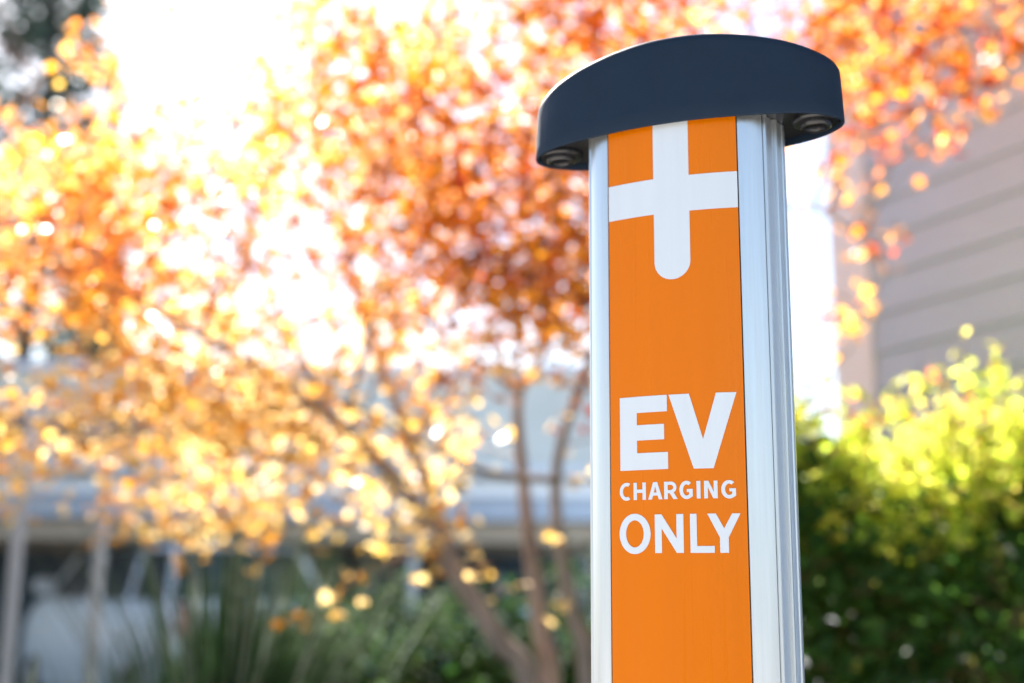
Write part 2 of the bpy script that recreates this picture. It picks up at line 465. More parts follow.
for sg in (-1, 1):
    pts = []
    prof = [(.0085, .0075), (.0085, -.001), (.0100, -.0030), (.0130, -.0036), (.0145, -.0022), (.0150, .0005), (.0165, .0012), (.0190, .0006), (.0210, .0020), (.0218, .0045), (.0218, .0075)]
    v2, f2 = [], []
    K = 40
    for r, z in prof:
        for k in range(K):
            t = 2 * math.pi * k / K
            v2.append((sg * .1325 + 1.05 * r * math.cos(t), .0525 + r * math.sin(t), pz(ZB + z)))
    for i in range(len(prof) - 1):
        for k in range(K):
            f2.append((i * K + k, i * K + (k + 1) % K, (i + 1) * K + (k + 1) % K, (i + 1) * K + k))
    prt = MB().add(v2, f2).build('cable_port', M['rubber'], cap, smooth=True, angle=50)
#--POST-END

# ------------------------------------------------------------------ leaf clouds
def leaf_cloud(name, mat_, parent, P, N, S, T, tmpl_v, tmpl_f, spin=None):
    """P positions, N normals (approx), S sizes, T tints; one mesh of many small leaves"""
    P = np.asarray(P, float); N = np.asarray(N, float); n = len(P)
    N = N / np.linalg.norm(N, axis=1, keepdims=True)
    r = rng.normal(size=(n, 3))
    if spin is not None: r = spin + 0.5 * r
    A = r - (r * N).sum(1, keepdims=True) * N
    A /= np.linalg.norm(A, axis=1, keepdims=True)
    B = np.cross(N, A)
    tv = np.asarray(tmpl_v, float); k = len(tv)
    curl = rng.uniform(0.3, 1.6, size=(n, 1, 1))
    V = P[:, None, :] + np.asarray(S)[:, None, None] * (tv[None, :, 0:1] * B[:, None, :] + tv[None, :, 1:2] * A[:, None, :] + curl * tv[None, :, 2:3] * N[:, None, :])
    V = V.reshape(-1, 3)
    tf = np.asarray(tmpl_f); q = tf.shape[1]
    F = (tf[None] + (np.arange(n) * k)[:, None, None]).reshape(-1)
    nf = n * len(tf)
    me = bpy.data.meshes.new(name)
    me.vertices.add(len(V)); me.vertices.foreach_set('co', V.ravel())
    me.loops.add(len(F)); me.loops.foreach_set('vertex_index', F.astype(np.int32))
    me.polygons.add(nf); me.polygons.foreach_set('loop_start', np.arange(0, nf * q, q, dtype=np.int32))
    me.polygons.foreach_set('loop_total', np.full(nf, q, dtype=np.int32))
    me.update(calc_edges=True)
    ca = me.attributes.new('tint', 'FLOAT_COLOR', 'POINT')
    C = np.ones((n, k, 4)); C[:, :, :3] = np.asarray(T)[:, None, :]
    ca.data.foreach_set('color', C.ravel())
    me.materials.append(mat_)
    o = bpy.data.objects.new(name, me); col.objects.link(o)
    if parent is not None: o.parent = parent
    return o

def maple_tmpl():
    v = [(0, 0, 0)]
    angs = [-115, -58, 0, 58, 115]; L = [.45, .72, .85, .72, .45]
    nang = [-150, -86, -29, 29, 86, 150]; nl = [.14, .32, .42, .42, .32, .14]
    for a, l in zip(nang, nl): v.append((l * math.sin(R_(a)), .1 + l * math.cos(R_(a)), 0.02))
    for a, l in zip(angs, L): v.append((l * math.sin(R_(a)), .1 + l * math.cos(R_(a)), -0.22 * l))
    f = [(0, 1 + i, 7 + i, 2 + i) for i in range(5)]
    return v, f
OV = ([(0, 0, 0), (.26, .35, .07), (.2, .75, .03), (0, 1.05, -.1), (-.2, .75, .03), (-.26, .35, .07)], [(0, 1, 2, 3), (0, 3, 4, 5)])
NV = ([(-.05, 0, 0), (.05, 0, 0), (.03, 1, -.1), (-.03, 1, -.1)], [(0, 1, 2, 3)])
MV = maple_tmpl()

# ------------------------------------------------------------------ the maple
TB = Vector((0.22, 4.75, BZ - 0.05))
def P3(*a): return at(*a)
maple = empty('maple_tree', (TB.x, TB.y, BZ))
tag(maple, 'multi-stemmed maple with blurred orange and yellow autumn leaves filling the view behind the bollard', 'tree')
mo = Vector((TB.x, TB.y, BZ))
stems = {
 'a': ([TB + Vector((-.08, -.05, 0)), P3(532, 700, 4.6), P3(498, 640, 4.55), P3(452, 566, 4.5), P3(405, 490, 4.4), P3(350, 432, 4.3), P3(285, 385, 4.2), P3(200, 335, 4.1), P3(110, 290, 4.0), P3(10, 250, 3.9)],
       [.062, .050, .044, .040, .034, .027, .021, .015, .010, .005]),
 'b': ([TB + Vector((0, .04, 0)), P3(551, 690, 4.8), P3(543, 640, 4.85), P3(532, 560, 4.85), P3(523, 480, 4.85), P3(519, 395, 4.85), P3(548, 345, 4.8), P3(572, 270, 4.8), P3(600, 150, 4.7), P3(640, 20, 4.6), P3(660, -80, 4.5)],
       [.062, .048, .044, .036, .028, .022, .018, .015, .011, .008, .004]),
 'c': ([TB + Vector((.09, 0, 0)), P3(588, 680, 4.5), P3(575, 620, 4.5), P3(562, 560, 4.45), P3(556, 480, 4.4), P3(575, 400, 4.35), P3(650, 220, 4.2), P3(740, 90, 4.05), P3(850, 40, 3.95), P3(960, 30, 3.85), P3(1080, 10, 3.7)],
       [.050, .040, .034, .027, .023, .020, .016, .013, .010, .007, .004]),
}
subs = [
 ([P3(452, 566, 4.5), P3(425, 480, 4.6), P3(395, 400, 4.7), P3(360, 310, 4.8), P3(335, 200, 4.9), P3(310, 80, 5.0), P3(300, -60, 5.1)], [.026, .021, .018, .015, .012, .008, .004]),
 ([P3(519, 395, 4.85), P3(480, 362, 4.95), P3(440, 335, 5.05), P3(410, 250, 5.2), P3(420, 120, 5.3), P3(450, -20, 5.3)], [.018, .014, .012, .010, .007, .004]),
 ([P3(405, 490, 4.4), P3(330, 410, 4.7), P3(270, 290, 4.9), P3(200, 200, 5.0), P3(120, 130, 5.1), P3(40, 80, 5.1)], [.022, .017, .014, .010, .007, .004]),
 ([P3(650, 220, 4.2), P3(740, 215, 4.1), P3(800, 205, 4.05), P3(850, 230, 4.0), P3(880, 275, 3.95), P3(850, 350, 3.9)], [.011, .009, .007, .006, .004, .003]),
 ([P3(556, 480, 4.4), P3(480, 470, 4.2), P3(400, 430, 4.1), P3(330, 400, 4.0), P3(240, 420, 3.95), P3(150, 430, 3.9)], [.015, .012, .010, .008, .006, .003]),
]
def smooth_path(P, R, k=4):
    out, rr = [], []
    for i in range(len(P) - 1):
        p0, p1, p2, p3 = P[max(i - 1, 0)], P[i], P[i + 1], P[min(i + 2, len(P) - 1)]
        for j in range(k):
            u = j / k
            out.append(0.5 * ((2 * p1) + (p2 - p0) * u + (2 * p0 - 5 * p1 + 4 * p2 - p3) * u * u + (3 * p1 - p0 - 3 * p2 + p3) * u ** 3))
            rr.append(R[i] * (1 - u) + R[i + 1] * u)
    out.append(P[-1]); rr.append(R[-1])
    return out, rr
skel = []
for k, (P, R) in stems.items():
    p, r = smooth_path(P, R); skel += p[8:]; r = [q * .86 for q in r]
    MB().tube([q - mo for q in p], r, 10).build('trunk', M['bark'], maple, smooth=True, angle=80)
for P, R in subs:
    p, r = smooth_path(P, R); skel += p[2:]
    MB().tube([q - mo for q in p], r, 8).build('branch', M['bark'], maple, smooth=True, angle=80)
skel = np.array([tuple(q) for q in skel])

# how leafy each part of the crown is (rows go down, columns go right; 64 x 57 px steps, two steps of margin round the frame)
DENS = [
 "110" "0010344455333333" "32",
 "110" "0000344455333333" "44",
 "000" "0000343345213543" "21",
 "000" "0211565555223421" "00",
 "001" "1544798875333100" "00",
 "113" "4665379884100000" "00",
 "555" "6865248984100000" "00",
 "222" "0446346664000000" "00",
 "121" "0266442222000000" "00",
 "333" "2477432111000000" "00",
 "222" "1157222111000000" "00",
]
def cval(px, py):
    """colour class of the foliage at a place in the crown"""
    red = 0.0; yel = 0.0
    if px > 600: red += 0.35
    if px < 340 and 110 < py < 260: red += 0.08
    if 230 < px < 600 and 60 < py < 330: red += 0.08
    if py > 300: yel += min(1, (py - 300) / 120)
    if px < 330 and py > 310: yel += 0.4
    if px < 170 and py < 170: yel += 0.1
    if 790 < px < 850 and 300 < py < 400: yel += .5; red = 0.2
    return red, yel
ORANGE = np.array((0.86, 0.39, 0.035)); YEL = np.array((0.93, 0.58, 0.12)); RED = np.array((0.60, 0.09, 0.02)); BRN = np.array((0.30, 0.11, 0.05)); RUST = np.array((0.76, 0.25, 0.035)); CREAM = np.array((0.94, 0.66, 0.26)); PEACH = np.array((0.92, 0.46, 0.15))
clusters = []
for r, row in enumerate(DENS):
    for c, ch in enumerate(row):
        w = int(ch)
        if not w: continue
        px0 = (c - 3) * 64 + 32; py0 = (r - 2) * 57 + 28
        m_ = w * 0.62
        k = int(m_) + (random.random() < m_ - int(m_))
        for _ in range(k):
            px = px0 + random.uniform(-34, 34); py = py0 + random.uniform(-30, 30)
            Y = random.uniform(3.7, 5.7 if px < 450 else 4.6) if px < 700 else random.uniform(3.6, 4.4)
            clusters.append((px, py, Y, 1.0, 58))
# sprays at the edges of the crown, and a few low hanging shoots
extra = [(560, 545, 4.3, .25, 3), (556, 600, 4.3, .25, 3), (553, 618, 4.4, .2, 2), (415, 545, 4.2, .3, 3), (430, 575, 4.3, .4, 6), (470, 578, 4.2, .4, 8), (505, 590, 4.3, .3, 4),
         (300, 620, 4.2, .4, 7), (330, 600, 4.2, .4, 7), (355, 603, 4.1, .25, 3), (352, 570, 4.2, .3, 5), (195, 545, 4.2, .5, 12), (180, 565, 4.1, .25, 3), (240, 530, 4.2, .6, 14), (300, 540, 4.3, .6, 10), (380, 530, 4.3, .5, 10), (170, 530, 4.1, .5, 9),
         (400, 520, 4.4, .6, 10), (450, 540, 4.4, .6, 8), (260, 570, 4.1, .25, 3), (30, 465, 3.9, .4, 8), (60, 440, 3.9, .5, 9), (10, 490, 3.9, .3, 3), (75, 465, 3.9, .3, 5), (45, 505, 4.0, .2, 2),
         (840, 200, 4.0, .35, 7), (875, 225, 3.95, .45, 11), (890, 255, 3.95, .4, 9), (855, 260, 4.0, .4, 9), (865, 300, 3.9, .45, 12), (850, 335, 3.9, .4, 9), (825, 320, 4.0, .4, 9), (830, 380, 4.0, .3, 4), (815, 290, 4.0, .4, 5), (800, 205, 4.0, .25, 4), (790, 225, 4.0, .2, 3),
         (930, 125, 3.8, .5, 12), (950, 140, 3.8, .4, 10), (915, 140, 3.8, .35, 8), (975, 90, 3.8, .5, 12), (1000, 60, 3.7, .5, 12), (870, 105, 3.9, .5, 14), (860, 130, 3.9, .4, 9), (890, 80, 3.9, .6, 18), (930, 60, 3.8, .6, 18)]
clusters += [(px, py, Y, s, n) for px, py, Y, s, n in extra]
LP, LN, LS, LT = [], [], [], []
tw_list = []
for px, py, Y, sc, nl in clusters:
    c = np.array(tuple(at(px, py, Y)))
    red, yel = cval(px, py)
    # twig from the nearest limb
    dv = skel - c; dist = np.sqrt((dv ** 2).sum(1)) + 0.25 * np.maximum(0, skel[:, 2] - c[2])
    s = skel[dist.argmin()]
    L = np.linalg.norm(c - s)
    if L < 1.6:
        midp = (s + c) / 2 + np.array((0, 0, 0.10 * L)) + rng.normal(size=3) * 0.04 * L
        tw_list.append((-L, len(tw_list), [Vector(s) - mo, Vector(midp) - mo, Vector(c) - mo], [.0055 * min(1, .4 + L), .0035, .0015]))
    for k in range(int(nl * rng.uniform(.7, 1.3)) or 1):
        off = rng.normal(size=3) * np.array((.105, .15, .070)) * sc
        LP.append(c + off - np.array(tuple(mo)))
        nv = np.array((0, 0, .9)) + rng.normal(size=3) * 0.62
        LN.append(nv); LS.append(rng.uniform(.027, .058))
        u = rng.random()
        base = ORANGE
        if py < 300 and rng.random() < .5: base = RUST if rng.random() < .56 else PEACH  # peach tint puts the upper crown's highlights into the leaf colour
        if u < red: base = RED if rng.random() < .55 else ORANGE * np.array((.95, .66, .6))
        elif rng.random() < yel: base = CREAM if rng.random() < .58 else (YEL if rng.random() < .6 else ORANGE)  # cream tint paints the strong backlight on the lower leaves
        elif rng.random() < (.25 if 180 < px < 620 and 90 < py < 320 else .10): base = BRN  # brown leaves, more of them mid-crown as painted shadow tones
        elif rng.random() < .22: base = PEACH
        t = base * rng.uniform(.8, 1.12)
        LT.append(np.clip(t, 0, .93))
tw_list.sort()
for _, _, P, R in tw_list[:100]:
    MB().tube(P, R, 4, cap=False).build('twig', M['bark'], maple, smooth=True, angle=80)
rest = MB()
for _, _, P, R in tw_list[100:]:
    rest.tube(P, R, 4, cap=False)
tag(rest.build('fine_twigs', M['bark'], maple, smooth=True, angle=80), kind='stuff')
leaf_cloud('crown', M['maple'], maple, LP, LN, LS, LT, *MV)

# ------------------------------------------------------------------ hedge on the right
def blob_cloud(center, rad, n, tints, size, shell=.55, up=.4, seed=0):
    g = np.random.default_rng(seed)
    d = g.normal(size=(n, 3)); d /= np.linalg.norm(d, axis=1, keepdims=True)
    lump = 1 + .16 * np.sin(5 * d[:, 0] + seed) * np.cos(4 * d[:, 1] + 2 * seed) + .12 * np.sin(7 * d[:, 2] + seed)
    rr = (shell + (1 - shell) * g.random(n) ** .6) * lump
    P = np.asarray(center) + d * rr[:, None] * np.asarray(rad)
    N = d + g.normal(size=(n, 3)) * .6 + np.array((0, 0, up))
    T = np.asarray(tints)[g.integers(0, len(tints), n)] * g.uniform(.7, 1.25, size=(n, 1))
    return P, N, g.uniform(size[0], size[1], n), np.clip(T, 0, .9)

hx0, hx1, hy0, hy1 = .62, 3.6, 3.25, 4.25
hedge = empty('hedge', ((hx0 + hx1) / 2, 3.75, BZ))
tag(hedge, 'leafy green hedge with yellow-green sunlit new growth on top, right of the bollard', 'hedge')
ho = np.array(((hx0 + hx1) / 2, 3.75, BZ))
g = np.random.default_rng(3)
def htop(x, y):
    return 1.93 + .10 * np.exp(-((x - .75) / .25) ** 2) + .10 * np.sin(3.1 * x + 1.3) + .06 * np.sin(7.3 * x + y * 3) + .05 * np.sin(11 * y) - .05 * np.clip(x - 1.0, 0, 1)
n = 33000
X = g.uniform(hx0, hx1, n); face = g.random(n)
Yv = np.where(face < .55, hy0 + g.gamma(1.3, .09, n), g.uniform(hy0, hy1, n))
Yv += .05 * np.sin(9 * X) 
top = htop(X, Yv)
Zv = np.where(face < .55, g.uniform(.12, 1, n) * top, top - g.gamma(1.4, .07, n))
Zv = np.maximum(Zv, .15)
inner = g.random(n) < .34
Yv = np.where(inner, g.uniform(hy0 + .05, hy1, n), Yv); Zv = np.where(inner, g.uniform(.1, 1, n) * (htop(X, Yv) - .05), Zv)
P = np.stack([X, Yv, Zv], 1) - ho
N = np.stack([g.normal(size=n) * .5, np.where(face < .55, -.8, -.1) + g.normal(size=n) * .5, np.where(face < .55, .5, .9) + g.normal(size=n) * .4], 1)
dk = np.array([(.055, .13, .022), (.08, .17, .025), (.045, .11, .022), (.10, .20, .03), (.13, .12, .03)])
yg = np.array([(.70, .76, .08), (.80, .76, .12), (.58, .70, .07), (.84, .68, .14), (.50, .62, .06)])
newg = g.random(n) < np.clip(1.0 - (top - Zv) / .235, 0.0, 1) ** 0.6  # new growth near the top, its pale tint also painting in sunlight
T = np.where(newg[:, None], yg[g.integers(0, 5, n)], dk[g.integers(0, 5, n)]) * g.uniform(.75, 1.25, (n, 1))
# shoots of new growth sticking up out of the top
shP, shN, shT, shS = [], [], [], []
stem = MB()
shoot_spots = [(g.uniform(hx0, hx1), g.uniform(hy0, hy1 - .1), g.uniform(.05, .20)) for _ in range(210)]
shoot_spots += [(at(940, 400, 3.45).x, 3.45, .24), (at(965, 400, 3.5).x, 3.5, .25), (at(925, 400, 3.4).x, 3.4, .21), (at(1000, 400, 3.5).x, 3.5, .20), (at(1018, 400, 3.45).x, 3.45, .22), (at(900, 400, 3.5).x, 3.5, .18)]
for x, y, h in shoot_spots:
    z0 = float(htop(x, y)) - .08
    a = g.normal(size=2) * .12 * h
    tip = np.array((x + a[0], y + a[1], z0 + h + .08))
    stem.tube([Vector((x, y, z0)) - Vector(ho), Vector(tip) - Vector(ho)], [.003, .0015], 4, cap=False)
    for k in range(int(7 + h * 34)):
        u = g.uniform(.25, 1)
        shP.append(np.array((x, y, z0)) * (1 - u) + tip * u + g.normal(size=3) * .016 - ho)
        shN.append(g.normal(size=3) * .7 + np.array((0, -.2, .5)))
        shS.append(g.uniform(.03, .055))
        shT.append(yg[g.integers(0, 5)] * g.uniform(.8, 1.2) if g.random() < .78 or u < .8 else np.array((.62, .22, .06)))
for k in range(60):
    x = g.uniform(hx0 + .1, hx1 - .1); y = g.uniform(hy0 + .15, hy1 - .1); 
    stem.tube([Vector((x, y, BZ)) - Vector(ho), Vector((x + g.normal() * .1, y, .8)) - Vector(ho), Vector((x + g.normal() * .15, y + g.normal() * .1, 1.5)) - Vector(ho)], [.012, .009, .004], 5, cap=False)
stem.build('stems', M['bark_dark'], hedge)
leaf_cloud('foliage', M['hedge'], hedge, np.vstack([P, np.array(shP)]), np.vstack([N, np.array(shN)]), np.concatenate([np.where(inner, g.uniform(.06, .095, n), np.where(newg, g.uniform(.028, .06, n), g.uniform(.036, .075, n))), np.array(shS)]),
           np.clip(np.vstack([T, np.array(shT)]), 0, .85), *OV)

# ------------------------------------------------------------------ low shrubs behind the maple
greens = [(.022, .06, .012), (.035, .08, .016), (.018, .045, .014), (.05, .09, .02)]
def shrub(loc, rad, n, label, seed, cat='shrub', tints=greens, size=(.035, .07)):
    e = empty('shrub', (loc[0], loc[1], BZ))
    tag(e, label, cat, 'shrubs in the planting bed')
    P, N, S, T = blob_cloud((0, 0, rad[2] * .98), rad, n, tints, size, shell=.45, seed=seed)
    leaf_cloud('foliage', M['shrub'], e, P, N, S, T, *OV)
    mb = MB()
    for k in range(7):
        a = 2 * math.pi * k / 7
        mb.tube([(0.03 * math.cos(a), .03 * math.sin(a), -.05), (rad[0] * .3 * math.cos(a), rad[1] * .3 * math.sin(a), rad[2] * .8), (rad[0] * .6 * math.cos(a), rad[1] * .6 * math.sin(a), rad[2] * 1.5)], [.012, .008, .003], 5)
    mb.build('stems', M['bark_dark'], e)
    return e
def xat(px, Y): return at(px, 600, Y).x
shrub((xat(385, 5.6), 5.6), (.55, .45, .72), 3600, 'low dark green shrub between the spiky grass and the leaning maple stem', 11)
shrub((xat(470, 5.9), 5.9), (.50, .45, .72), 3200, 'low dark green shrub behind the leaning maple stem', 12)
shrub((xat(560, 5.8), 5.8), (.50, .45, .74), 3200, 'dark shrub between the upright maple stems and the bollard', 13)
shrub((xat(660, 5.6), 5.6), (.50, .42, .66), 1500, 'dark shrub directly behind the bollard', 14)
shrub((xat(310, 5.0), 5.0), (.42, .38, .64), 2600, 'shrub with a few pale leaves beside the spiky grass clump', 15, tints=greens + [(.12, .2, .08)])

# ------------------------------------------------------------------ spiky grass clumps
def grass(loc, h, n, spread, label, seed, tints, name='grass_clump', cat='ornamental grass', group='strappy clumps in the planting bed', w=.008):
    g = np.random.default_rng(seed)
    e = empty(name, (loc[0], loc[1], BZ)); tag(e, label, cat, group)
    V, F, C = [], [], []
    for k in range(n):
        a = g.uniform(0, 2 * math.pi); L = h * g.uniform(.55, 1.08); lean = spread * g.uniform(.05, 1) 
        r0 = g.uniform(0, .10); c_, s_ = math.cos(a), math.sin(a)
        t = np.array(tints[g.integers(0, len(tints))]) * g.uniform(.7, 1.3)
        b0 = len(V); side = np.array((-s_, c_, 0)); m_ = 7
        tw_ = g.uniform(-1, 1)
        for i in range(m_ + 1):
            u = i / m_
            rr = r0 + lean * L * (u ** 1.7)
            z = L * u * math.sqrt(max(0.05, 1 - (lean * u) ** 2 * .75)) - .02
            wd = w * (1 - u ** 2.2) + .0006
            sd = side * math.cos(tw_ * u) + np.array((0, 0, 1)) * math.sin(tw_ * u) * .5
            p = np.array((rr * c_, rr * s_, z))
            V += [p - sd * wd, p + sd * wd]; C += [t, t]
        for i in range(m_): F.append((b0 + 2 * i, b0 + 2 * i + 1, b0 + 2 * i + 3, b0 + 2 * i + 2))
    me = bpy.data.meshes.new('blades'); me.from_pydata([tuple(v) for v in V], [], F); me.update()
    ca = me.attributes.new('tint', 'FLOAT_COLOR', 'POINT')
    ca.data.foreach_set('color', np.hstack([np.array(C), np.ones((len(C), 1))]).ravel())
    me.materials.append(M['blade'])
    o = bpy.data.objects.new('blades', me); col.objects.link(o); o.parent = e
    return e
bl = [(.022, .05, .02), (.03, .065, .025), (.02, .045, .016), (.04, .08, .03), (.26, .31, .25)]
grass((xat(225, 4.6), 4.6), 1.62, 900, .46, 'tall spiky grey-green grass clump in front of the white van', 21, bl)
grass((xat(300, 5.2), 5.2), 1.5, 520, .44, 'smaller spiky grass clump right of the tallest one', 22, bl)
grass((xat(150, 4.2), 4.2), 1.2, 380, .5, 'short grass clump below the side mirror of the white van', 23, [(.06, .12, .05), (.09, .15, .06)])
grass((xat(0, 3.0), 3.0), 1.25, 26, .30, 'sparse yellow-green strappy leaves at the lower left corner', 24, [(.35, .45, .06), (.45, .5, .08)], name='strappy_plant', cat='plant', w=.012)

# ------------------------------------------------------------------ house with lap siding
hd = Vector((-math.sin(R_(26)), math.cos(R_(26)), 0))     # along the wall, away from the camera
hcor = Vector((1.555, 5.40, 0))                            # far corner
house = empty('siding_house', hcor, math.atan2(-hd.y, -hd.x))   # local +x runs along the wall towards the camera side
tag(house, 'grey house wall of horizontal lap siding with pale corner board, behind the hedge', 'house')
LW, EXP = 7.5, 0.168
w_ = MB()
# clapboards: wedge-shaped boards, each lapping the one below; outside is the side facing the camera
osg = 1
hm = Matrix.Rotation(-math.atan2(-hd.y, -hd.x), 3, 'Z')
nloc = hm @ Vector((-hcor.x, -hcor.y, 0))
osg = 1 if nloc.y > 0 else -1
z = .30; 
while z < 5.6:
    zt = z + EXP + .02
    prof = [(0.020, z), (0.024, z + .001), (0.010, zt), (0.0, zt), (0.0, z)]
    vs = [(0.115, osg * y, zz) for y, zz in prof] + [(LW, osg * y, zz) for y, zz in prof]
    k = len(prof)
    w_.add(vs, [(i, (i + 1) % k, k + (i + 1) % k, k + i) for i in range(k)] + [tuple(range(k)), tuple(range(2 * k - 1, k - 1, -1))])
    z += EXP
w_.build('siding', M['siding'], house)
MB().box(0.02, LW, *sorted((-osg * .003, -osg * 6.0)), 0, 5.58).build('wall', M['siding'], house)
MB().box(-0.13, 0.112, *sorted((osg * .034, -osg * .05)), 0.0, 5.6).build('corner_board', M['trim'], house, bevel=.004)
MB().box(-.02, LW, *sorted((osg * .02, -osg * .06)), 0.0, .296).build('foundation', M['concrete'], house)
MB().add([(-.35, osg * .45, 5.55), (LW, osg * .45, 5.55), (LW, -osg * 3, 7.3), (-.35, -osg * 3, 7.3), (-.35, osg * .45, 5.7), (LW, osg * .45, 5.7), (LW, -osg * 3, 7.45), (-.35, -osg * 3, 7.45)],
         [(0, 1, 2, 3), (4, 5, 6, 7), (0, 1, 5, 4), (1, 2, 6, 5), (2, 3, 7, 6), (3, 0, 4, 7)]).build('roof', M['roof'], house)
MB().add([(-.35, -osg * 6.4, 5.55), (LW, -osg * 6.4, 5.55), (LW, -osg * 3, 7.3), (-.35, -osg * 3, 7.3), (-.35, -osg * 6.4, 5.7), (LW, -osg * 6.4, 5.7), (LW, -osg * 3, 7.45), (-.35, -osg * 3, 7.45)],
         [(0, 1, 2, 3), (4, 5, 6, 7), (0, 1, 5, 4), (1, 2, 6, 5), (2, 3, 7, 6), (3, 0, 4, 7)]).build('roof', M['roof'], house)

# ------------------------------------------------------------------ pale building and carport on the left
def zat(py, Y): return at(300, py, Y).z
YB = 19.0
bld = empty('office_building', (-5, YB, 0)); tag(bld, 'long pale flat-roofed building with window band, far behind the maple', 'building')
xb0, xb1 = xat(-420, YB) + 5, xat(700, YB) + 5
MB().box(xb0, xb1, 0, 9, 0, zat(372, YB)).build('wall', M['stucco'], bld)
MB().box(xb0 - .1, xb1 + .1, -.15, 9.1, zat(372, YB) + .002, zat(364, YB)).build('parapet', M['trim'], bld)
MB().box(xb0, xb1, -.35, -.003, zat(476, YB), zat(465, YB)).build('ledge', M['white_metal'], bld)
k = 0
for px in range(-400, 250, 110):
    wv = MB().box(xat(px, YB) + 5, xat(px + 86, YB) + 5, -.04, -.004, zat(456, YB), zat(410, YB)).build('window', M['glass'], bld)
    fr = MB()
    a0, a1 = xat(px, YB) + 5, xat(px + 86, YB) + 5; z0, z1 = zat(456, YB), zat(410, YB)
    fr.box(a0 - .06, a0, -.09, -.002, z0 - .06, z1 + .06).box(a1, a1 + .06, -.09, -.002, z0 - .06, z1 + .06).box(a0, a1, -.09, -.002, z1, z1 + .06).box(a0, a1, -.12, -.002, z0 - .06, z0).box((a0 + a1) / 2 - .02, (a0 + a1) / 2 + .02, -.08, -.042, z0, z1)
    fr.build('frame', M['trim'], wv)

YC = 13.0
cp = empty('carport', (-4, YC, 0)); tag(cp, 'low carport roof with blue-grey metal fascia and tan beam over the parked cars', 'carport')
cx0, cx1 = xat(-300, YC) + 4, xat(640, YC) + 4
MB().box(cx0, cx1, 0, 5.2, zat(520, YC) + .003, zat(489, YC)).build('roof', M['metal_blue'], cp, bevel=.02)
MB().box(cx0 - .03, cx1 + .03, -.06, -.003, zat(495, YC), zat(484, YC)).build('gutter', M['white_metal'], cp, bevel=.01)
MB().box(cx0 + .2, cx1 - .2, .12, .30, zat(541, YC), zat(520, YC)).build('beam', M['stucco_tan'], cp)
MB().box(cx0 + .2, cx1 - .2, 4.6, 4.8, zat(541, YC), zat(520, YC)).build('beam', M['stucco_tan'], cp)
MB().box(cx0 + .2, cx1 - .2, 5.0, 5.15, 0, zat(541, YC)).build('back_wall', mat('dark_carport_wall', (.09, .12, .14), rough=.9, noise=.2, nscale=2), cp)
for px in (-260, -60, 410, 600):
    for yy in (.21, 4.7):
        MB().tube([(xat(px, YC) + 4, yy, 0), (xat(px, YC) + 4, yy, zat(541, YC))], .07, 10).build('column', M['galv'], cp, smooth=True)

# two steel posts with a rail
YR = 6.9
fr = empty('steel_frame', (-3, YR, 0)); tag(fr, 'two plain grey steel posts carrying a thin pale rail at the left edge', 'post frame')
for px in (16, 99, -70):
    x = at(px, 560, YR).x + 3
    pst = MB().tube([(x, 0, 0), (x, 0, zat(452, YR))], .034, 12).build('post', M['galv'], fr, smooth=True)
    MB().tube([(x, 0, 0.0), (x, 0, .012)], .09, 12).build('flange', M['galv'], pst)
MB().box(at(-140, 500, YR).x + 3, at(112, 500, YR).x + 3, -.03, .03, zat(474, YR), zat(466, YR)).build('rail', M['white_metal'], fr, bevel=.004)

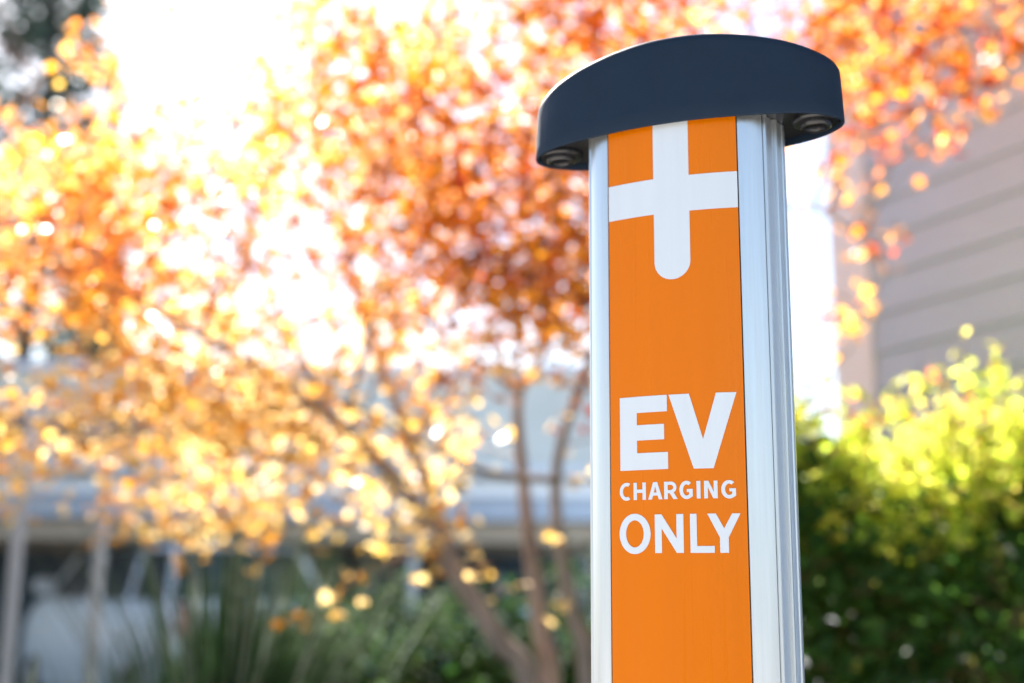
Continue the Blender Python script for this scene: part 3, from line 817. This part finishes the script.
# ------------------------------------------------------------------ cars
def car(loc, rz, paint, label, L=4.5, W=1.82, H=1.74, hood=1.12, hoodlen=1.25):
    e = empty('parked_car', (loc[0], loc[1], 0), rz)       # nose towards local +x
    tag(e, label, 'car', 'cars parked by the carport')
    # body: lofted sections along the length
    st = [(-L/2, .78, hood - .12, .80), (-L/2 + .06, .45, hood - .02, .93), (-L/2 + .5, .30, hood, 1.0), (-.3, .26, hood, 1.0), (L/2 - hoodlen, .26, hood, 1.0),
          (L/2 - hoodlen * .55, .28, hood - .05, .99), (L/2 - .28, .32, hood - .16, .95), (L/2 - .06, .40, hood - .34, .86), (L/2, .52, hood - .50, .78)]
    vs, fs = [], []
    for x, zb, zt, k in st:
        w = W / 2 * k
        vs += [(x, -w * .90, zb), (x, -w, zb + .14), (x, -w, zt - .22), (x, -w * .93, zt - .04), (x, -w * .80, zt), (x, 0, zt + .02),
               (x, w * .80, zt), (x, w * .93, zt - .04), (x, w, zt - .22), (x, w, zb + .14), (x, w * .90, zb)]
    m_ = 11
    for i in range(len(st) - 1):
        for k in range(m_):
            a_, b_ = i * m_ + k, i * m_ + (k + 1) % m_
            fs.append((a_, b_, b_ + m_, a_ + m_))
    fs += [tuple(range(m_)), tuple((len(st) - 1) * m_ + k for k in range(m_))]
    body = MB().add(vs, fs).build('body', paint, e, smooth=True, angle=50)
    # cabin glass and roof
    def sect(x, w, z): return [(x, -w, z), (x, w, z)]
    xr0, xr1, xf0, xf1 = -L/2 + .12, -L/2 + .42, L/2 - hoodlen - .62, L/2 - hoodlen + .05
    w0, w1 = W / 2 * .90, W / 2 * .74
    v = [(xr0, -w0, hood - .02), (xf1, -w0, hood - .02), (xf1, w0, hood - .02), (xr0, w0, hood - .02), (xr1, -w1, H - .05), (xf0, -w1, H - .05), (xf0, w1, H - .05), (xr1, w1, H - .05)]
    MB().add(v, [(0, 1, 5, 4), (1, 2, 6, 5), (2, 3, 7, 6), (3, 0, 4, 7), (4, 5, 6, 7)]).build('window', M['glass'], e)
    MB().add([(xr1 - .06, -w1 - .02, H - .06), (xf0 + .04, -w1 - .02, H - .06), (xf0 + .04, w1 + .02, H - .06), (xr1 - .06, w1 + .02, H - .06), (xr1, -w1 + .1, H), (xf0 - .1, -w1 + .1, H), (xf0 - .1, w1 - .1, H), (xr1, w1 - .1, H)],
             [(0, 1, 5, 4), (1, 2, 6, 5), (2, 3, 7, 6), (3, 0, 4, 7), (4, 5, 6, 7), (0, 3, 2, 1)]).build('roof', paint, e, smooth=True, angle=60)
    for sg in (-1, 1):
        for (xa, xb) in ((xf1, xf0), (-.05, -.08), (xr0, xr1), (-L/2 + 1.15, -L/2 + 1.2)):
            MB().tube([(xa, sg * (w0 + .003), hood - .03), (xb, sg * (w1 + .003), H - .05)], .035, 6).build('pillar', paint, e)
        MB().box(xf1 - .42, xf1 - .22, *sorted((sg * (w0 + .02), sg * (w0 + .26))), hood + .02, hood + .20).build('side_mirror', paint, e, bevel=.05)
        MB().box(L/2 - .22, L/2 - .035, *sorted((sg * W * .26, sg * W * .40)), hood - .44, hood - .30).build('headlight', M['lamp_clear'], e, bevel=.03)
        MB().box(-L/2 - .01, -L/2 + .12, *sorted((sg * W * .34, sg * W * .44)), hood - .38, hood - .06).build('taillight', M['lamp_red'], e, bevel=.02)
        MB().box(-.35, -.17, *sorted((sg * (W/2 - .002), sg * (W/2 + .02))), hood - .25, hood - .22).build('door_handle', M['lamp_clear'], e)
        for x in (-L/2 + .85, L/2 - .85):
            ty = MB().tube([(x, sg * (W/2 - .20), .34), (x, sg * (W/2 + .012), .34)], .34, 24).build('tyre', M['tyre'], e, smooth=True, angle=40, bevel=.03)
            MB().tube([(x, sg * (W/2 - .1), .34), (x, sg * (W/2 + .018), .34)], .22, 16).build('rim', M['rim'], ty, smooth=True, angle=40)
    MB().box(L/2 - .05, L/2 + .015, -W * .24, W * .24, hood - .62, hood - .46).build('grille', M['tyre'], e, bevel=.01)
    MB().box(L/2 - .12, L/2 + .05, -W * .40, W * .40, .34, .48).build('bumper', paint, e, bevel=.04)
    MB().box(-L/2 - .06, -L/2 + .12, -W * .42, W * .42, .42, .60).build('bumper', paint, e, bevel=.04)
    return e
# white one, nose away to the left
A = R_(180 - 52)
nose = Vector((xat(92, 16.2), 16.2, 0))
cdir = Vector((math.cos(A), math.sin(A), 0))
cc = nose - cdir * 2.25 + Vector((math.sin(A), -math.cos(A), 0)) * (-0.0)
car((cc.x, cc.y), A, M['car_white'], 'white van with its side mirror showing behind the second steel post and the grass clump', L=4.7, W=1.86, H=1.90, hood=1.36, hoodlen=1.0)
car((xat(440, 14.8), 14.8), R_(-90), M['car_silver'], 'pale blue car under the carport seen between the maple stems', H=1.7, hood=1.1)

# ------------------------------------------------------------------ dark evergreen at far left, paler trees behind
def evergreen(loc, H, Rb, n, label, seed, tints):
    g = np.random.default_rng(seed)
    e = empty('evergreen_tree', (loc[0], loc[1], 0)); tag(e, label, 'tree', 'evergreens beyond the carport')
    MB().tube([(0, 0, 0), (.05, 0, H * .5), (0, 0, H * .96)], [.22, .14, .03], 8).build('trunk', M['bark_dark'], e, smooth=True)
    u = g.random(n) ** .8; z = H * (.12 + .88 * u); a = g.uniform(0, 2 * math.pi, n)
    lay = .75 + .25 * np.sin(z * 5 + a * 2)
    r = Rb * (1 - u * .8) * lay * (.35 + .65 * g.random(n) ** .5)
    P = np.stack([r * np.cos(a), r * np.sin(a), z - .25 * r], 1)
    N = np.stack([np.cos(a) * .5, np.sin(a) * .5, np.ones(n)], 1) + g.normal(size=(n, 3)) * .5
    T = np.asarray(tints)[g.integers(0, len(tints), n)] * g.uniform(.7, 1.3, (n, 1))
    leaf_cloud('crown', M['needle'], e, P, N, g.uniform(.16, .34, n), T, *OV)
    return e
ev = [(.05, .085, .06), (.07, .10, .07), (.04, .07, .055)]
evergreen((xat(0, 23), 23), 20, 3.0, 9000, 'tall dark evergreen at the left edge, partly hidden by maple leaves', 31, ev)
evergreen((xat(72, 26), 26), 10.0, 2.1, 4200, 'shorter dark evergreen just right of the tallest one', 32, ev)
